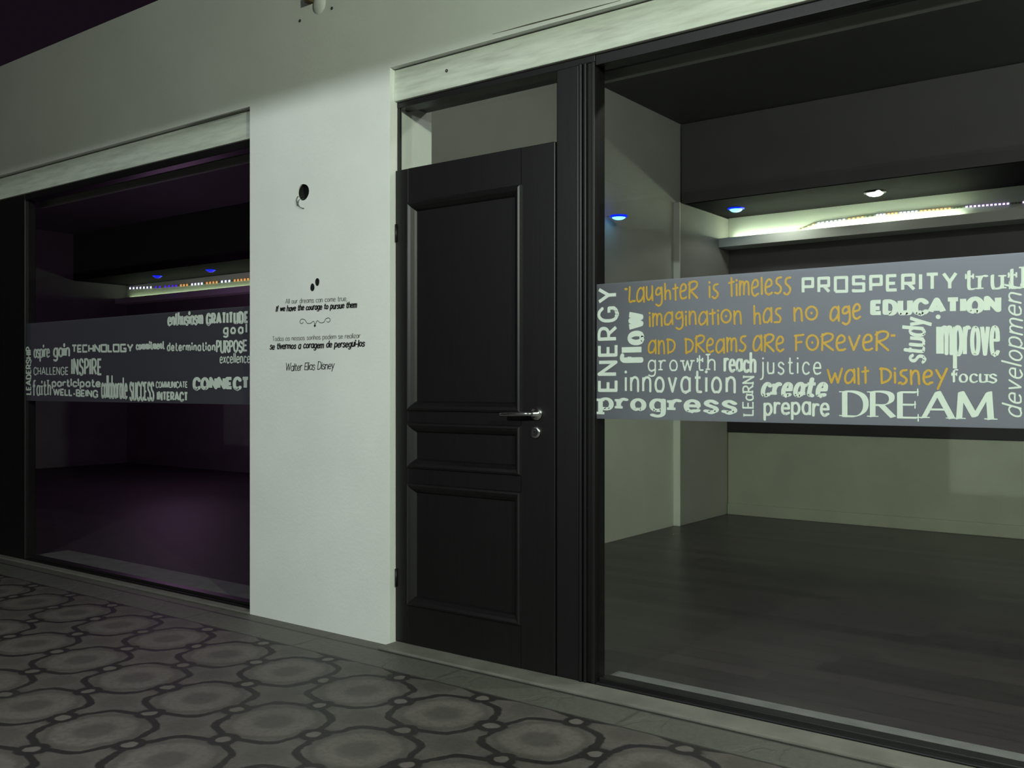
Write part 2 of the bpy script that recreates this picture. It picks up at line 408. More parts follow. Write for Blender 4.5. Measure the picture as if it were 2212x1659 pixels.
# dropped soffit and cove shelf at the back
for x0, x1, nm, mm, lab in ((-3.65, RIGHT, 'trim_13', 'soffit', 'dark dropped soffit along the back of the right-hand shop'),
                        (LEFT, -3.78, 'trim_14', 'shade_panel', 'black dropped soffit along the back of the left-hand shop')):
    b = MB(); b.box(x0, x1, 4.20, 5.03 if mm == 'shade_panel' else BACK - 0.002, 2.70, 3.37)
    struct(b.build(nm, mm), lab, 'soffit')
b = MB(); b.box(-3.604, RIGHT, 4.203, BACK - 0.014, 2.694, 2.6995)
struct(b.build('trim_19', 'shade_panel'), 'added dark panel painting shade under the soffit of the right-hand shop', 'soffit panel')
for x0, x1, yb, nm, mm, lab in ((-3.605, RIGHT, BACK - 0.003, 'trim_15', 'cove', 'pale fascia of the light cove at the back of the right-hand shop'),
                        (LEFT + 0.01, -3.78, 5.044, 'trim_16', 'cove', 'pale fascia of the light cove at the back of the left-hand shop')):
    b = MB(); b.box(x0, x1, 4.84, 4.86, 2.405, 2.485, 0.002); b.box(x0, x1, 4.86, yb, 2.405, 2.425)
    b.box(x0, x1, yb - 0.012, yb, 2.425, 2.695)
    struct(b.build(nm, mm), lab, 'light cove')
# unseen beam, added to shade the upper wall from the floodlight
b = MB(); b.box(LEFT, RIGHT + 6, -3.40, -3.30, 2.6375, 3.6)
struct(b.build('shade_beam', 'plaster'), 'unseen added beam shading the upper wall', 'beam')

# ------------------------------------------------------------------ windows
def pane(name, x0, x1, z0, z1, y, label, stiles):
    root = empty(name, (x0, y, z0)); struct(root, label, 'window')
    inv = Matrix.Translation(-root.location)
    f = MB()
    f.box(x0, x1, 0.046, 0.075, z0, z0 + 0.018, 0.003); f.box(x0, x1, 0.075, 0.132, z0, z0 + 0.030, 0.003)
    f.box(x0, x1, 0.046, 0.120, z1, 2.441, 0.004)
    for a, c in stiles: f.box(a, c, 0.046, 0.120, z0, 2.441, 0.004)
    o = f.build('window_frame', 'frame', root); o.matrix_parent_inverse = inv
    g = MB(); g.box(x0 + 0.002, x1 - 0.002, y, y + 0.008, z0 + 0.02, z1 + 0.002)
    o = g.build('window_pane', 'glass', root); o.matrix_parent_inverse = inv
pane('window_1', GX0, GX1, 0.0, 2.400, 0.060, 'large right window pane in a black frame beside the door', [(GX1, GX1 + 0.11)])
pane('window_2', LX0, LX1, 0.0, 2.398, 0.060, 'large left window pane in a black frame beside the pier', [(LX0 - 0.30, LX0)])
b = MB(); b.box(LX0 - 1.22, LX0 - 0.31, 0.05, 0.10, 0.0, 2.437)
struct(b.build('door_2', 'door'), 'black door at the far left end of the shop front', 'door')

# ------------------------------------------------------------------ door
DX0, DX1, DY = -2.983, -2.113, 0.034
root = empty('door_1', (DX0, DY, 0.0)); struct(root, 'black panelled door with chrome lever handle between pier and right window', 'door')
inv = Matrix.Translation(-root.location)
def dpart(mb, name, m, parent=None, smooth=False, label=None):
    o = mb.build(name, m, parent or root, smooth)
    if parent is None: o.matrix_parent_inverse = inv
    if label: o['label'] = label
    return o
panels = [(-2.905, -2.283, 1.055, 1.978), (-2.905, -2.283, 0.800, 0.997), (-2.905, -2.283, 0.190, 0.728)]
b = MB()
b.box(DX0, panels[0][0], DY, DY + 0.045, 0.014, 2.132, 0.003); b.box(panels[0][1], DX1 - 0.003, DY, DY + 0.045, 0.014, 2.132, 0.003)
zs = [0.014, 0.190, 0.728, 0.800, 0.997, 1.055, 1.978, 2.132]
for k in range(0, 8, 2): b.box(panels[0][0], panels[0][1], DY, DY + 0.045, zs[k], zs[k + 1])
dpart(b, 'leaf', 'door')
for x0, x1, z0, z1 in panels:
    b = MB(); b.box(x0 - 0.002, x1 + 0.002, DY + 0.014, DY + 0.036, z0 - 0.002, z1 + 0.002)
    dpart(b, 'door_panel', 'door')
    b = MB(); b.frame_moulding(x0, x1, z0, z1, DY, [(-0.004, 0.0), (0.0, 0.010), (0.008, 0.013), (0.020, 0.008), (0.034, -0.004), (0.040, -0.0135)])
    dpart(b, 'moulding', 'door')
b = MB()      # frame: head, wide post with beads, transom bars
b.box(PX1 + 0.001, GX0, 0.044, 0.120, 2.415, 2.441, 0.003)
b.box(DX1, -2.010, 0.040, 0.120, 0.012, 2.415, 0.004); b.box(-2.004, -1.990, 0.030, 0.120, 0.012, 2.415, 0.004)
b.box(-1.984, -1.972, 0.034, 0.120, 0.012, 2.415, 0.003); b.box(-2.012, -1.952, 0.052, 0.120, 0.012, 2.415)
b.box(-1.954, -1.938, 0.042, 0.120, 0.012, 2.415, 0.003)
b.box(PX1 + 0.001, PX1 + 0.016, 0.046, 0.060, 2.13, 2.415, 0.002)
b.box(PX1 + 0.018, DX1, 0.082, 0.120, 2.10, 2.134, 0.003)
dpart(b, 'door_frame', 'frame')
b = MB(); b.box(PX1 + 0.016, DX1 - 0.001, 0.050, 0.056, 2.134, 2.416); dpart(b, 'transom_pane', 'glass')
hxx, hzz = -2.203, 1.051
b = MB(); b.lathe((hxx, DY, hzz), (0, -1, 0), [(0.0, 0), (0.027, 0), (0.027, 0.006), (0.024, 0.010), (0.012, 0.012), (0.010, 0.040), (0.0, 0.040)], 32)
b.tube([(hxx, DY - 0.036, hzz), (hxx - 0.004, DY - 0.046, hzz), (hxx - 0.02, DY - 0.052, hzz), (hxx - 0.08, DY - 0.053, hzz - 0.002), (hxx - 0.146, DY - 0.051, hzz - 0.004), (hxx - 0.150, DY - 0.051, hzz - 0.004)], [0.009, 0.0092, 0.009, 0.0085, 0.008, 0.004], 14)
dpart(b, 'lever_handle', 'chrome', None, True, 'chrome lever handle on a round rose')
b = MB(); b.lathe((-2.209, DY, 0.976), (0, -1, 0), [(0.0, 0), (0.025, 0), (0.025, 0.006), (0.021, 0.010), (0.013, 0.009), (0.0, 0.009)], 32)
o = dpart(b, 'escutcheon', 'chrome', None, True, 'round chrome escutcheon with keyhole below the lever')
b = MB(); b.lathe((-2.209, DY - 0.0085, 0.980), (0, -1, 0), [(0.0, 0), (0.0045, 0), (0.0045, 0.002), (0, 0.002)], 14); b.box(-2.2115, -2.2065, DY - 0.0105, DY - 0.008, 0.968, 0.980)
k = b.build('keyhole', 'keyhole', o); k.matrix_parent_inverse = o.matrix_parent_inverse.copy() if False else Matrix.Identity(4)
for z in (0.3, 1.85):
    b = MB(); b.tube([(DX0 + 0.006, DY - 0.003, z - 0.04), (DX0 + 0.006, DY - 0.003, z + 0.04)], 0.005, 12); dpart(b, 'hinge', 'frame', None, True)

# ------------------------------------------------------------------ lettering engine
AB = "44,52 30,65 12,60 3,33 12,5 28,0 44,14"
BB = "3,52 18,65 36,60 45,33 36,5 18,0 3,13"
HB = "3,42 13,61 27,65 38,57 41,42 41,20 41,0"
CB = "56,82 42,98 24,99 8,80 4,50 8,20 24,1 42,2 56,18"
PB = "4,99 30,99 46,88 46,62 30,49 4,48"
G = {
 'a': (48, 'c' + AB, 'l45,65 45,0'), 'b': (48, 'l3,100 3,0', 'c' + BB), 'c': (43, 'c41,54 28,65 12,60 3,33 12,5 28,0 41,11'),
 'd': (48, 'l45,100 45,0', 'c' + AB), 'e': (46, 'l4,35 44,35', 'c44,35 40,56 25,65 10,57 3,33 11,6 27,0 43,10'),
 'f': (32, 'c34,97 24,100 15,91 14,75 14,40 14,0', 'l2,64 30,64'), 'g': (48, 'c' + AB, 'c45,65 45,25 45,0 41,-21 25,-30 6,-24'),
 'h': (44, 'l3,100 3,0', 'c' + HB), 'i': (8, 'l4,65 4,0', 'd4,88'), 'j': (14, 'c11,65 11,20 11,-5 6,-25 -5,-29', 'd11,88'),
 'l': (8, 'l4,100 4,0'), 'm': (71, 'l3,65 3,0', 'c3,42 11,61 22,65 32,57 35,42 35,20 35,0', 'c35,42 44,61 56,65 65,57 68,42 68,20 68,0'),
 'n': (44, 'l3,65 3,0', 'c' + HB), 'o': (48, 'e24,32.5 21,32.5'), 'p': (48, 'l3,65 3,-30', 'c' + BB), 'r': (30, 'l3,65 3,0', 'c3,40 11,58 21,65 31,62'),
 's': (38, 'c36,54 22,65 7,60 5,46 18,36 32,28 36,14 26,1 12,0 2,9'), 't': (32, 'c13,88 13,50 13,15 20,1 32,5', 'l1,64 30,64'),
 'u': (44, 'c3,65 3,25 8,5 19,0 33,5 41,22', 'l41,65 41,0'), 'v': (42, 'l2,65 21,0 40,65'), 'w': (62, 'l2,65 16,0 31,60 46,0 60,65'),
 'x': (42, 'l3,65 39,0', 'l39,65 3,0'), 'y': (42, 'l2,65 21,2', 'l40,65 21,2 11,-29'), 'z': (40, 'l3,64 36,64 3,1 38,1'),
 'A': (66, 'l2,0 33,100 64,0', 'l14,35 52,35'), 'B': (52, 'l4,0 4,100', 'c4,99 30,99 45,86 43,64 28,54 4,53', 'c4,53 32,53 49,38 47,12 30,1 4,1'),
 'C': (58, 'c' + CB), 'D': (58, 'l4,0 4,100', 'c4,99 28,98 48,82 55,50 48,18 28,2 4,1'), 'E': (46, 'l44,98 4,98 4,2 45,2', 'l4,51 38,51'),
 'F': (44, 'l42,98 4,98 4,0', 'l4,52 36,52'), 'G': (62, 'c' + CB, 'l38,46 57,46 57,15'), 'H': (56, 'l4,100 4,0', 'l52,100 52,0', 'l4,52 52,52'), 'I': (8, 'l4,100 4,0'),
 'L': (43, 'l4,100 4,2 42,2'), 'M': (74, 'l4,0 8,100 37,12 66,100 70,0'), 'N': (58, 'l4,0 4,100 54,0 54,100'), 'O': (66, 'e33,50 29,50'),
 'P': (50, 'l4,0 4,100', 'c' + PB), 'R': (54, 'l4,0 4,100', 'c' + PB, 'l24,48 52,0'), 'S': (50, 'c46,82 32,98 14,97 5,80 9,62 26,52 42,42 47,22 38,4 20,0 4,16'),
 'T': (52, 'l2,98 50,98', 'l26,98 26,0'), 'U': (56, 'l4,100 4,40', 'c4,40 9,9 28,0 47,9 52,40', 'l52,40 52,100'), 'V': (58, 'l2,100 29,0 56,100'),
 'W': (84, 'l2,100 22,0 42,90 62,0 82,100'), 'Y': (56, 'l2,100 28,48 54,100', 'l28,48 28,0'),
 '-': (28, 'l4,36 24,36'), ',': (10, 'l7,4 3,-14'), '"': (18, 'd4,90', 'd14,90'), ' ': (30,),
 # squared capitals
 'sO': (66, 'l6,2 6,98 60,98 60,2 6,2'), 'sS': (60, 'l54,78 54,98 6,98 6,54 54,54 54,2 6,2 6,22'), 'sP': (58, 'l6,0 6,98 54,98 54,46 6,46'),
 'sR': (60, 'l6,0 6,98 54,98 54,48 6,48', 'l30,48 56,0'), 'sC': (58, 'l54,98 6,98 6,2 54,2'), 'sG': (62, 'l56,98 6,98 6,2 56,2 56,48 32,48'),
 # loose handwriting forms, all one height
 'ka': (58, 'c52,72 34,92 12,72 4,30 14,3 34,10 50,40', 'l53,95 55,0'), 'ke': (50, 'c8,48 40,60 42,84 26,96 8,72 6,26 22,2 46,14'),
 'kL': (46, 'c8,105 6,50 6,4 24,2 46,8'), 'ku': (52, 'c6,92 6,30 18,4 34,14 46,50', 'l46,95 48,0'), 'kg': (56, 'c48,66 32,88 12,72 12,46 30,44 48,62', 'c48,90 52,30 48,-14 30,-30 10,-20'),
 'kh': (50, 'l6,110 8,0', 'c8,40 20,62 36,62 42,40 44,0'), 'kt': (36, 'l18,105 20,0', 'l2,76 34,82'), 'kR': (62, 'l8,102 6,0', 'c2,88 30,106 58,96 50,66 12,48', 'l14,48 60,0'),
 'ki': (10, 'l5,72 6,0', 'd5,98'), 'ks': (46, 'c42,98 18,92 14,66 30,50 42,30 28,2 4,6'), 'km': (68, 'l5,90 6,0', 'c6,56 18,86 30,80 32,8', 'c32,56 46,86 60,76 64,0'),
 'kl': (14, 'l6,105 8,0'), 'kn': (52, 'l6,88 8,0', 'c8,52 24,86 40,78 46,0'), '@': (64, 'e32,48 29,46', 'd32,48'), 'kD': (60, 'l8,100 10,0', 'c2,96 36,92 56,62 44,20 10,0'),
 'kF': (48, 'l8,96 8,0', 'l2,94 46,100', 'l8,52 36,56'), 'kv': (56, 'l4,90 26,2 54,96'), 'kw': (82, 'l2,92 22,2 42,70 58,2 80,100'), 'ky': (56, 'l4,92 26,40', 'l54,100 12,-28'),
}
def smooth_pts(p, n=5):
    T = []
    for i in range(len(p)):
        a, c = p[max(i - 1, 0)], p[min(i + 1, len(p) - 1)]
        d = Vector((c[0] - a[0], c[1] - a[1])); T.append(d.normalized() if d.length else Vector((1, 0)))
    out = []
    for i in range(len(p) - 1):
        A, B = Vector(p[i]), Vector(p[i + 1]); L = (B - A).length
        for k in range(n):
            t = k / n; t2, t3 = t * t, t * t * t
            out.append(A * (2 * t3 - 3 * t2 + 1) + T[i] * L * (t3 - 2 * t2 + t) + B * (3 * t2 - 2 * t3) + T[i + 1] * L * (t3 - t2))
    out.append(Vector(p[-1])); return out

def lettering(glyphs, org, du, dv, width, unit, y, pen, mname, parent, track=12, ang=0.0, serif=0.0, slant=0.0, wild=0.0, label=None, dot=1.25, cap=False):
    """glyphs: list of glyph keys; org: (x, z) of the baseline start; du/dv: writing and upright direction on the wall;
    width: length of the line in metres; unit: metres per 100 glyph units upright; pen: half widths (across uprights, across bars)"""
    rnd = random.Random(''.join(glyphs))
    total = sum(G[g][0] for g in glyphs) + track * (len(glyphs) - 1)
    sx = (width - 2 * pen[0]) / total
    sz = unit / 100.0
    bm = bmesh.new(); ca, sa = math.cos(ang), math.sin(ang)
    lay = [0]
    def W3(u, v): return Vector((org[0] + du[0] * u + dv[0] * v, y - 6e-6 * lay[0], org[1] + du[1] * u + dv[1] * v))
    def off(n):
        n1, n2 = n.x * ca + n.y * sa, -n.x * sa + n.y * ca
        k = math.sqrt((pen[0] * n1) ** 2 + (pen[1] * n2) ** 2) or 1e-9
        o1, o2 = pen[0] ** 2 * n1 / k, pen[1] ** 2 * n2 / k
        return Vector((o1 * ca - o2 * sa, o1 * sa + o2 * ca))
    def poly(ps):
        lay[0] = (lay[0] + 1) % 90
        try: bm.faces.new([bm.verts.new(W3(q.x, q.y)) for q in ps])
        except ValueError: pass
    def disc(p, k=1.0, n=12):
        ps = []
        for i in range(n):
            a = 2 * PI * i / n; e = Vector((pen[0] * math.cos(a), pen[1] * math.sin(a))) * k
            ps.append(p + Vector((e.x * ca - e.y * sa, e.x * sa + e.y * ca)))
        poly(ps)
    x = 0.0
    for g in glyphs:
        wd, strokes = G[g][0], G[g][1:]
        jy, jr = rnd.uniform(-wild, wild) * 100, 1 + rnd.uniform(-wild, wild)
        def P(a, c):
            c = c * jr + jy
            v = c * sz
            if not cap or True: v = max(v, pen[1]) if 0 <= c < 3 else v
            return Vector((pen[0] + (x + a) * sx + slant * v, v))
        for st in strokes:
            k, pts = st[0], [tuple(float(t) for t in q.split(',')) for q in st[1:].split()]
            if k == 'd':
                p = P(*pts[0]); r = max(pen) * dot
                poly([p + Vector((math.cos(2 * PI * i / 10), math.sin(2 * PI * i / 10))) * r for i in range(10)]); continue
            if k == 'e':
                (cx_, cy_), (rx, ry) = pts
                sm_ = [P(cx_ + rx * math.cos(2 * PI * i / 28), cy_ + ry * math.sin(2 * PI * i / 28) * 0.97) for i in range(29)]
            elif k == 'c': sm_ = [P(*q) for q in smooth_pts(pts)]
            else: sm_ = [P(*q) for q in pts]
            if k == 'l':
                for A, B in zip(sm_, sm_[1:]):
                    d = B - A
                    if d.length < 1e-7: continue
                    o = off(Vector((-d.y, d.x)).normalized()); poly([A + o, B + o, B - o, A - o])
                for q in sm_[1:-1]: disc(q)
                if serif:
                    for E_, F_ in ((sm_[0], sm_[1]), (sm_[-1], sm_[-2])):
                        d = (E_ - F_).normalized()
                        if abs(d.y) > 0.75:
                            L = pen[0] + serif; hh = pen[1] * 0.9
                            s_ = -1 if d.y < 0 else 1
                            top = E_.y
                            poly([Vector((E_.x - L, top)), Vector((E_.x + L, top)), Vector((E_.x + L, top - s_ * 2 * hh)), Vector((E_.x - L, top - s_ * 2 * hh))])
                        elif abs(d.x) > 0.9:
                            L = serif * 1.3; ww = pen[1]
                            poly([Vector((E_.x - ww, E_.y - L)), Vector((E_.x + ww, E_.y - L)), Vector((E_.x + ww, E_.y + L)), Vector((E_.x - ww, E_.y + L))])
                elif wild or cap:
                    disc(sm_[0]); disc(sm_[-1])
            else:
                offs = []
                N_ = len(sm_)
                for i in range(N_):
                    if k == 'e': d = sm_[(i + 1) % (N_ - 1)] - sm_[(i - 1) % (N_ - 1)]
                    else: d = sm_[min(i + 1, N_ - 1)] - sm_[max(i - 1, 0)]
                    d = d.normalized(); offs.append(off(Vector((-d.y, d.x))))
                for i in range(N_ - 1): poly([sm_[i] + offs[i], sm_[i + 1] + offs[i + 1], sm_[i + 1] - offs[i + 1], sm_[i] - offs[i]])
                if k == 'c': disc(sm_[0]); disc(sm_[-1])
        x += wd + track
    me = bpy.data.meshes.new('lettering'); bmesh.ops.recalc_face_normals(bm, faces=bm.faces); bm.to_mesh(me); bm.free()
    me.materials.append(M[mname])
    o = bpy.data.objects.new('lettering', me); COL.objects.link(o); o.parent = parent
    o.matrix_parent_inverse = Matrix.Translation(-parent.location)
    if label: o['label'] = label
    return o
def keys(text, kind=''):
    out = []
    for ch in text:
        if kind == 'k' and 'k' + ch in G: out.append('k' + ch)
        elif kind == 's' and 's' + ch in G: out.append('s' + ch)
        else: out.append(ch)
    return out
def across(parent, yp, text, xl, xr, yl, yr, ytop, pen, m='white_vinyl', ref=100, kind='', **kw):
    """line of lettering whose baseline runs between pixels (xl, yl) and (xr, yr), upright letters reaching ytop at its left end"""
    a, c = wall(xl, yl, yp), wall(xr, yr, yp); h = wall(xl, ytop, yp)[1] - a[1]
    d = Vector((c[0] - a[0], c[1] - a[1])); wdt = d.length; d.normalize()
    return lettering(keys(text, kind), a, (d.x, d.y), (0, 1), wdt, h * 100 / ref, yp, pen, m, parent, **kw)
def upward(parent, yp, text, xb, xt, y0, y1, pen, m='white_vinyl', ref=100, kind='', **kw):
    """line of lettering turned to read upward: baseline at pixel column xb, letters' tops at column xt"""
    a = wall(xb, y0, yp); z1 = wall(xb, y1, yp)[1]; h = abs(wall(xt, y0, yp)[0] - a[0])
    return lettering(keys(text, kind), a, (0, 1), (-1, 0), z1 - a[1], h * 100 / ref, yp, pen, m, parent, **kw)

# ------------------------------------------------------------------ frosted film on the right window
YF = 0.0555
def film_band(x0, x1, z0, z1, label):
    b = MB(); b.box(x0, x1, YF, YF + 0.002, z0, z1)
    o = b.build('window_film', 'film'); return tag(o, label, 'window film')
F1 = film_band(GX0 + 0.001, GX1 - 0.02, 1.036, 1.555, 'frosted band with white and gold words across the right window')
YT = YF - 0.0012
wv = lambda *a, **k: across(F1, YT, *a, **k)
gd = dict(m='gold_vinyl', kind='k', wild=0.05, track=11)
T_ = 0.0036
upward(F1, YT, 'ENERGY', 1334, 1294, 849, 618, (0.0065, 0.0065), track=22)
upward(F1, YT, 'flow', 1390, 1343, 790, 671, (0.0105, 0.0085), track=26)
wv('"Laughter'.replace('r', 'R'), 1348, 1509, 653, 645, 621, (T_, T_), **gd, label='gold handwritten word')
wv('is', 1529, 1554, 644, 643, 612, (T_, T_), **gd)
wv('timeless', 1572, 1711, 641, 634, 606, (T_, T_), **gd)
wv('iinaginati@n'.replace('iin', 'im'), 1400, 1605, 704, 698, 674, (T_, T_), **gd)
wv('has', 1625, 1690, 698, 698, 665, (T_, T_), **gd)
wv('n@', 1711, 1769, 693, 692, 662, (T_, T_), **gd)
wv('age', 1790, 1862, 692, 690, 659, (T_, T_), **gd)
wv('anD', 1398, 1461, 763, 762, 732, (T_, T_), **gd)
wv('DReams', 1477, 1614, 762, 760, 730, (T_, T_), **gd)
wv('aRe', 1624, 1696, 759, 758, 725, (T_, T_), **gd)
wv('F@ReveR"', 1714, 1936, 759, 758, 724, (T_, T_), **gd)
wv('walt', 1785, 1879, 829, 829, 797, (T_, T_), **gd)
wv('Disney', 1898, 2049, 829, 829, 797, (T_, T_), **gd)
wv('PROSPERITY', 1729, 2070, 635, 626, 602, (0.0050, 0.0050), kind='s', track=20)
wv('truth', 2082, 2238, 627, 623, 597, (0.0050, 0.0024), ref=65, ang=0.3, serif=0.006, track=20)
wv('EDUCATION', 1878, 2165, 681, 674, 652, (0.0088, 0.0064), track=18)
wv('growth', 1398, 1547, 802, 801, 779, (0.0030, 0.0030), ref=65, serif=0.006, track=26)
wv('reach', 1562, 1635, 802, 802, 777, (0.0050, 0.0038), ref=65, wild=0.05, track=16)
wv('justice', 1643, 1775, 808, 809, 783, (0.0028, 0.0028), ref=65, track=26)
wv('innovation', 1348, 1591, 847, 850, 815, (0.0046, 0.0046), ref=65, track=22)
wv('progress', 1290.5, 1594, 884, 893, 861, (0.0105, 0.0052), ref=65, serif=0.007, track=22)
upward(F1, YT, 'LEaRN', 1628, 1605, 900, 811, (0.0030, 0.0026), wild=0.04, track=16, serif=0.002)
wv('create', 1640, 1786, 856, 857, 829, (0.0080, 0.0058), ref=65, slant=0.2, track=26, serif=0.004)
wv('prepare', 1648, 1793, 894, 897, 870, (0.0046, 0.0040), ref=65, wild=0.05, track=15)
upward(F1, YT, 'study', 1998, 1966, 787, 685, (0.0054, 0.0040), ref=65, slant=0.12, track=14)
wv('improve', 2021, 2161, 767, 769, 706, (0.0058, 0.0044), ref=65, track=18)
wv('focus', 2053, 2155, 826, 827, 808, (0.0034, 0.0018), ref=65, ang=0.3, serif=0.004, track=14)
wv('DREAM', 1815, 2152, 900, 908, 845, (0.0092, 0.0019), ang=0.28, serif=0.009, track=9)
upward(F1, YT, 'development', 2207, 2180, 906, 612, (0.0028, 0.0022), ref=65, slant=0.3, track=14, wild=0.03)

# ------------------------------------------------------------------ frosted film on the left window
F2 = film_band(LX0 + 0.001, LX1 - 0.002, 1.066, 1.578, 'dim frosted band with white words across the left window')
wl = lambda *a, **k: across(F2, YT, *a, **k)
wl('enthusiasm', 361, 440, 704, 700, 686, (0.0092, 0.0052), ref=65, track=16)
wl('GRATITUDE', 444, 538, 702, 698, 679, (0.0098, 0.0070), track=24)
wl('goal', 481, 535, 722, 720, 709, (0.0072, 0.0052), ref=65, track=30)
wl('PURPOSE', 466, 534, 761, 759, 738, (0.0072, 0.0052), wild=0.08, track=14)
wl('excellence', 474, 541, 785, 784, 771, (0.0040, 0.0030), ref=65, track=18)
wl('determination', 360, 466, 758, 758, 743, (0.0058, 0.0045), ref=85, track=24)
wl('commitment', 293, 356, 756, 754, 744, (0.0070, 0.0046), ref=70, track=22)
wl('TECHNOLOGY', 154, 289, 762, 761, 746, (0.0085, 0.0058), kind='s', track=10)
wl('gain', 114, 152, 771, 770, 753, (0.0110, 0.0062), ref=65, track=14)
wl('aspire', 72, 108, 773, 772, 755, (0.0085, 0.0045), ref=65, track=12)
wl('CHALLENGE', 72, 148, 810, 810, 794, (0.0050, 0.0035), track=16)
wl('INSPIRE', 153, 221, 810, 811, 776, (0.0105, 0.0066), track=20)
wl('faith', 70, 111, 855, 854, 822, (0.0080, 0.0045), track=26, serif=0.006)
wl('participate', 111, 218, 835, 836, 824, (0.0088, 0.0055), ref=70, track=16)
wl('WELL-BEING', 114, 213, 854, 859, 840, (0.0090, 0.0052), track=14)
wl('collaborate', 218, 276, 860, 862, 828, (0.0076, 0.0055), ref=65, track=14)
wl('SUCCESS', 279, 334, 865, 866, 826, (0.0082, 0.0058), track=18)
wl('COMMUNICATE', 336, 406, 838, 838, 825, (0.0048, 0.0030), track=16)
wl('INTERACT', 338, 407, 865, 867, 847, (0.0085, 0.0055), track=18)
wl('CONNECT', 415, 540, 841, 841, 818, (0.0140, 0.0086), track=20)
upward(F2, YT, 'LEADERSHIP', 67.5, 57, 854, 748, (0.0055, 0.0065), track=16)

# ------------------------------------------------------------------ quotation on the pier
ex, ez = wall(680, 700)
DEC = empty('wall_decal', (ex, 0, ez)); tag(DEC, 'black lettered quotation in two languages on the white pier', 'wall lettering')
YP = -0.0015
wp = lambda *a, **k: across(DEC, YP, *a, **k)
wp('All our dreams can come true,', 616, 750, 656.5, 650, 646, (0.0016, 0.0012), m='ink_grey', track=10, label='thin grey line of lettering')
wp('if we have the courage to pursue them', 595, 771, 673, 664, 665.5, (0.0032, 0.0023), m='ink', ref=65, slant=0.2, track=12, wild=0.05)
wp('Todos os nossos sonhos podem se realizar', 588, 779, 737, 730, 727, (0.0016, 0.0012), m='ink_grey', track=10, label='thin grey line of lettering')
wp('se tivermos a coragem de persegui-los', 582, 788, 755, 748, 746.5, (0.0034, 0.0024), m='ink', ref=65, slant=0.2, track=12, wild=0.05)
wp('Walter Elias Disney', 616, 722, 801, 797, 785, (0.0018, 0.0016), m='ink', slant=0.15, track=6, wild=0.05)
for (qx, qy), s in (((685.8, 608), 1), ((675.3, 622), -1)):
    x, z = wall(qx, qy); b = MB(); ps = []
    for i in range(20):
        a = 2 * PI * i / 20; ps.append(b.bm.verts.new((x + 0.0145 * math.cos(a), YP, z + 0.0175 * math.sin(a) * (1.25 if s * math.sin(a) < 0 else 0.9))))
    b.bm.faces.new(ps); o = b.build('quotation_mark', 'ink', DEC); o.matrix_parent_inverse = Matrix.Translation(-DEC.location)
b = MB()
def curl(pts, r):
    P_ = [wall(*p) for p in pts]; sm_ = smooth_pts(P_, 6); q = []
    for i, p in enumerate(sm_):
        d = (sm_[min(i + 1, len(sm_) - 1)] - sm_[max(i - 1, 0)]).normalized(); n_ = Vector((-d.y, d.x)) * r
        q.append((p + n_, p - n_))
    for (a, c), (d, e) in zip(q, q[1:]): b.bm.faces.new([b.bm.verts.new((v.x, YP, v.y)) for v in (a, d, e, c)])
curl([(656, 696), (652, 699), (648.5, 696), (651, 690), (659, 691), (664, 698), (672, 698), (678, 694), (681, 700), (686, 693), (692, 697), (700, 696), (704, 689), (711, 687), (713.5, 692), (710, 696), (706, 694)], 0.0013)
x, z = wall(680.5, 703.5); b.bm.faces.new([b.bm.verts.new((x + 0.008 * math.cos(i * PI / 2), YP, z + 0.008 * math.sin(i * PI / 2))) for i in range(4)])
o = b.build('flourish', 'ink', DEC); o.matrix_parent_inverse = Matrix.Translation(-DEC.location); o['label'] = 'thin curled ornament between the two sayings'

# ------------------------------------------------------------------ small things on the facade
ro = empty('cable_outlet', (hx, 0.0, hz)); tag(ro, 'round dark cable hole with wire ends high on the white pier', 'cable hole')
iv = Matrix.Translation(-ro.location)
b = MB(); b.lathe((hx, 0.0, hz), (0, 1, 0), [(0.0375, 0.003), (0.0370, 0.100), (0.0, 0.100)], 24)
o = b.build('sleeve', 'hole_dark', ro, True); o.matrix_parent_inverse = iv
for pts in ([(-.026, .03, -.024), (-.028, .002, -.030), (-.031, -.006, -.040), (-.033, -.008, -.055), (-.022, -.007, -.070), (-.004, -.006, -.078), (.008, -.005, -.080)],
            [(-.034, .02, -.014), (-.038, -.004, -.018), (-.044, -.008, -.034), (-.040, -.007, -.052), (-.036, -.007, -.064)]):
    b = MB(); b.tube([(hx + p[0], p[1], hz + p[2]) for p in pts], 0.0020, 8); o = b.build('wire', 'cable', ro, True); o.matrix_parent_inverse = iv
x, z = wall(674, 0)
br = empty('pipe_bracket', (x, 0, z)); tag(br, 'rusty stub of a bracket high on the white wall above the pier', 'bracket'); iv = Matrix.Translation(-br.location)
b = MB(); b.box(x - 0.020, x + 0.016, -0.030, 0.004, z - 0.018, z + 0.05, 0.004); o = b.build('stub', 'rust', br); o.matrix_parent_inverse = iv
b = MB(); b.lathe((x + 0.05, 0.003, z - 0.034), (0, -1, 0), [(0.05, 0), (0.042, 0.006), (0.025, 0.012), (0.0, 0.014)], 20); o = b.build('plaster_patch', 'plaster', br, True); o.matrix_parent_inverse = iv
for (px_, py_), y_, lab in (((648, 45), 0.0, 'small dark wall plug left of the rusty bracket'), ((717, 18), 0.0, 'small dark wall plug right of the rusty bracket'), ((965, 153), 0.028, 'small dark plug hole in the lintel board above the door')):
    x, z = wall(px_, py_, y_); b = MB(); b.lathe((x, y_ + 0.002, z), (0, -1, 0), [(0.007, 0), (0.007, 0.004), (0.003, 0.004), (0.003, 0.001), (0.0, 0.001)], 14)
    tag(b.build('wall_plug', 'hole_dark', None, False), lab, 'wall plug')
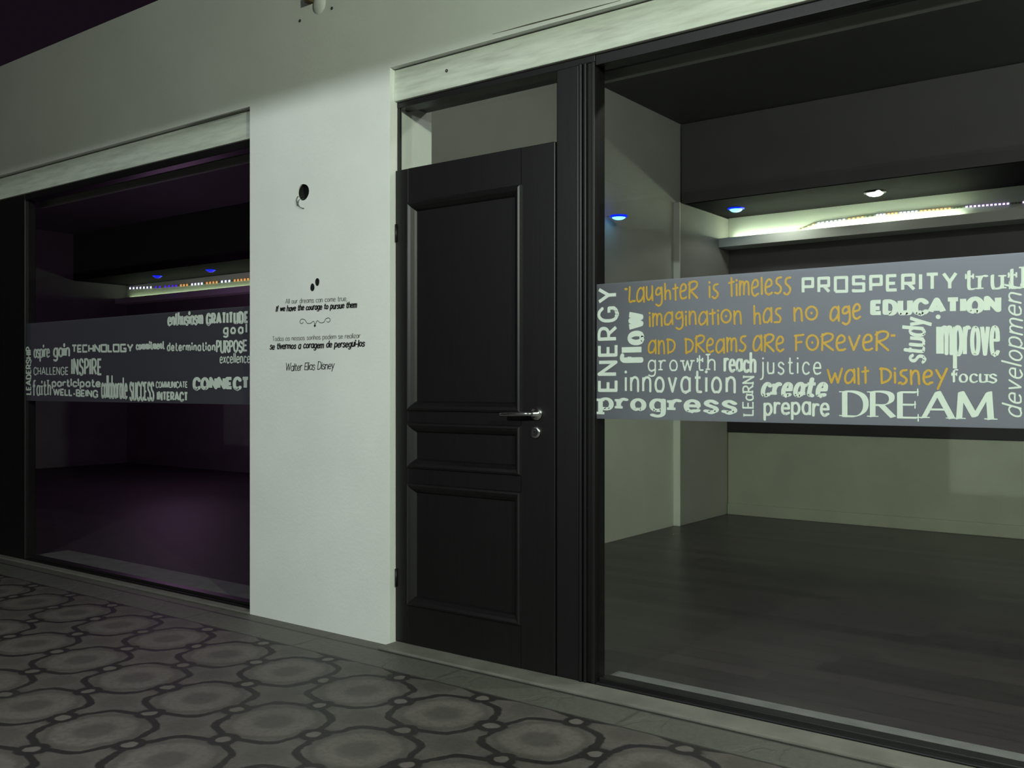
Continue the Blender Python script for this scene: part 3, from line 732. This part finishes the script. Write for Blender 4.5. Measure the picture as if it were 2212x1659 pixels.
for pts, lab in ((((1064, 74), (1150, 51), (1250, 25), (1340, 1)), 'thin dark crack in the plaster above the door and right window'),
                 (((400, 272), (450, 258), (520, 240), (536, 235)), 'thin dark crack along the board above the left window')):
    b = MB(); b.tube([(wall(*p)[0], 0.0005, wall(*p)[1]) for p in pts], [0.001, 0.003, 0.003, 0.0012], 6); tag(b.build('wall_crack', 'crack'), lab, 'crack')

# ------------------------------------------------------------------ lamps in the shops, and stand-ins for reflected walkway lamps
def downlight(x, y, z, r, lens, ring, label, group, up=True):  # stands in for a walkway lamp mirrored in the window glass
    o = empty('downlight', (x, y, z)); tag(o, label, 'reflected lamp', group); iv_ = Matrix.Translation(-o.location)
    b = MB(); b.lathe((x, y, z), (0, 0, -1), [(r * 1.28, -0.001), (r * 1.28, 0.006), (r, 0.012), (r, 0.0)], 32)
    k = b.build('trim_ring', ring, o, True); k.matrix_parent_inverse = iv_
    b = MB(); b.lathe((x, y, z), (0, 0, -1), [(r, 0.006), (r * 0.92, 0.016), (r * 0.7, 0.026), (r * 0.35, 0.032), (0.0, 0.034)], 32)
    k = b.build('lens', lens, o, True); k.matrix_parent_inverse = iv_
    return o
def at_soffit(px_, py_, z):
    u = (px_ - CX) / FPX; t = (z - CAMH) * FPX / (HY - py_)
    return t * (-sn + cs * u), t * (cs + sn * u) - CAMD
x, y = at_soffit(1590, 450, 2.693); downlight(x, y, 2.693, 0.056, 'lens_blue', 'halo_blue', 'blue walkway lamp reflected in the right window, built as a soffit light near the shop corner', 'reflected_downlights')
x, y = at_soffit(1890, 415, 2.693); downlight(x, y, 2.693, 0.066, 'lens_white', 'trim_black', 'white walkway lamp reflected in the right window, built as a soffit light', 'reflected_downlights')
x, y = at_soffit(340, 596, 2.70); downlight(x, y, 2.70, 0.050, 'lens_deep', 'halo_blue', 'deep blue walkway lamp reflected in the left window, built as a soffit light, left one of two', 'reflected_downlights')
x, y = at_soffit(455, 583, 2.70); downlight(x, y, 2.70, 0.050, 'lens_deep', 'halo_blue', 'deep blue walkway lamp reflected in the left window, built as a soffit light, right one of two', 'reflected_downlights')
# another blue lamp reflection, built with an added arm on the left side wall
WX, WY, WZ = -3.558, 3.0, 2.418
o = empty('reflected_light', (WX, WY, WZ)); tag(o, 'blue walkway lamp reflected in the right window, built as a light on the left side wall', 'wall light'); iv_ = Matrix.Translation(-o.location)
b = MB(); b.lathe((WX, WY, WZ), (0, 0, -1), [(0.0, -0.004), (0.064, -0.002), (0.066, 0.006), (0.052, 0.014)], 32); k = b.build('housing', 'halo_blue', o, True); k.matrix_parent_inverse = iv_  # housing glows to paint the blue rim of the reflection
b = MB(); b.lathe((WX, WY, WZ), (0, 0, -1), [(0.052, 0.008), (0.046, 0.018), (0.03, 0.026), (0.0, 0.030)], 32); k = b.build('lens', 'lens_blue', o, True); k.matrix_parent_inverse = iv_
b = MB(); b.tube([(-3.656, WY, WZ + 0.004), (WX - 0.05, WY, WZ + 0.004)], 0.004, 8); k = b.build('arm', 'interior', o, True); k.matrix_parent_inverse = iv_
lamp('back_wall_fill', 'SPOT', (-2.95, 4.6, 2.63), 5, (0.93, 1.0, 0.86), 0.05, (0, 0, 0)).data.spot_size = math.radians(150)  # added light for the back wall, with no fixture of its own

def xs(px_, Y):
    return wall(px_, 500, Y)[0]
# fluorescent tubes behind the fascia
TX1 = xs(2080, 4.95)
for x0, x1, m_, lab in ((-3.56, TX1, 'tube', 'bright greenish tube glowing in the cove of the right-hand shop'), (LEFT + 0.1, -9.0, 'tube_left', 'tube glowing in the cove of the left-hand shop')):
    o = empty('fluorescent_tube', (x0, 5.018, 2.485)); tag(o, lab, 'fluorescent lamp'); iv_ = Matrix.Translation(-o.location)
    b = MB(); b.tube([(x0 + 0.02, 5.018, 2.485), (x1 - 0.02, 5.018, 2.485)], 0.013, 12); k = b.build('glass_tube', m_, o, True); k.matrix_parent_inverse = iv_
    for q in (x0, x1 - 0.02):
        b = MB(); b.box(q, q + 0.02, 5.003, 5.033, 2.4255, 2.500, 0.002); k = b.build('lamp_holder', 'trim_black', o); k.matrix_parent_inverse = iv_
# led tapes on the wall of the cove
YL = 5.052
def ledtape(path, y, runs, step, size, label, holder):
    p0 = wall(*path[0], y); o = empty('led_strip', (p0[0], y, p0[1])); tag(o, label, 'led strip'); iv_ = Matrix.Translation(-o.location)
    P_ = [Vector(wall(*p, y)) for p in path]; b = MB()
    for A, B in zip(P_, P_[1:]):
        n_ = Vector((-(B - A).y, (B - A).x)).normalized() * size * 0.7
        b.bm.faces.new([b.bm.verts.new((v.x, y, v.y)) for v in (A + n_, B + n_, B - n_, A - n_)])
    r = bmesh.ops.extrude_face_region(b.bm, geom=b.bm.faces[:]); bmesh.ops.translate(b.bm, verts=[e for e in r['geom'] if isinstance(e, bmesh.types.BMVert)], vec=(0, -0.003, 0))
    k = b.build('tape', 'tape', o); k.matrix_parent_inverse = iv_
    meshes = {}
    def where(px_):
        for (ax, ay), (bx, by) in zip(path, path[1:]):
            if ax <= px_ <= bx: return wall(px_, ay + (by - ay) * (px_ - ax) / (bx - ax), y)
    for x0, x1, m_ in runs:
        n_ = max(1, round((x1 - x0) / step))
        for i in range(n_):
            w_ = where(x0 + (i + 0.5) * (x1 - x0) / n_)
            if not w_: continue
            if m_ not in meshes:
                q = MB(); q.box(-size, size, -0.004, 0.0, -size * 0.8, size * 0.8, 0.001); d = q.build('diode', m_, o); meshes[m_] = d
            else: d = meshes[m_].copy(); COL.objects.link(d)
            d.parent = o; d.matrix_parent_inverse = iv_; d.location = (w_[0], y - 0.0035, w_[1])
    return o
ledtape([(1722, 499), (1742, 492), (1762, 483), (1850, 471), (1900, 464), (2000, 455), (2100, 446), (2192, 439), (2212, 437), (2300, 430)], YL,
        [(1724, 1740, 'led_orange'), (1742, 1762, 'led_orange'), (1764, 1828, 'led_white'), (1830, 1868, 'led_orange'), (1870, 1890, 'led_off'), (1892, 1914, 'led_white'), (1916, 1940, 'led_orange'), (1942, 1984, 'led_white'),
         (1986, 2056, 'led_orange'), (2058, 2080, 'led_off'), (2084, 2182, 'led_blue'), (2184, 2206, 'led_off'), (2208, 2290, 'led_blue')], 8.6, 0.0085,
        'string of coloured light dots along the cove of the right-hand shop', None)
ledtape([(276, 623), (345, 620), (400, 616), (540, 603), (700, 588)], 5.03,
        [(278, 330, 'led_white'), (333, 350, 'led_violet'), (354, 385, 'led_violet'), (388, 408, 'led_orange'), (412, 440, 'led_white'), (444, 472, 'led_orange'), (476, 500, 'led_white'), (504, 540, 'led_orange')], 7.5, 0.018,
        'string of coloured light dots along the cove of the left-hand shop', None)
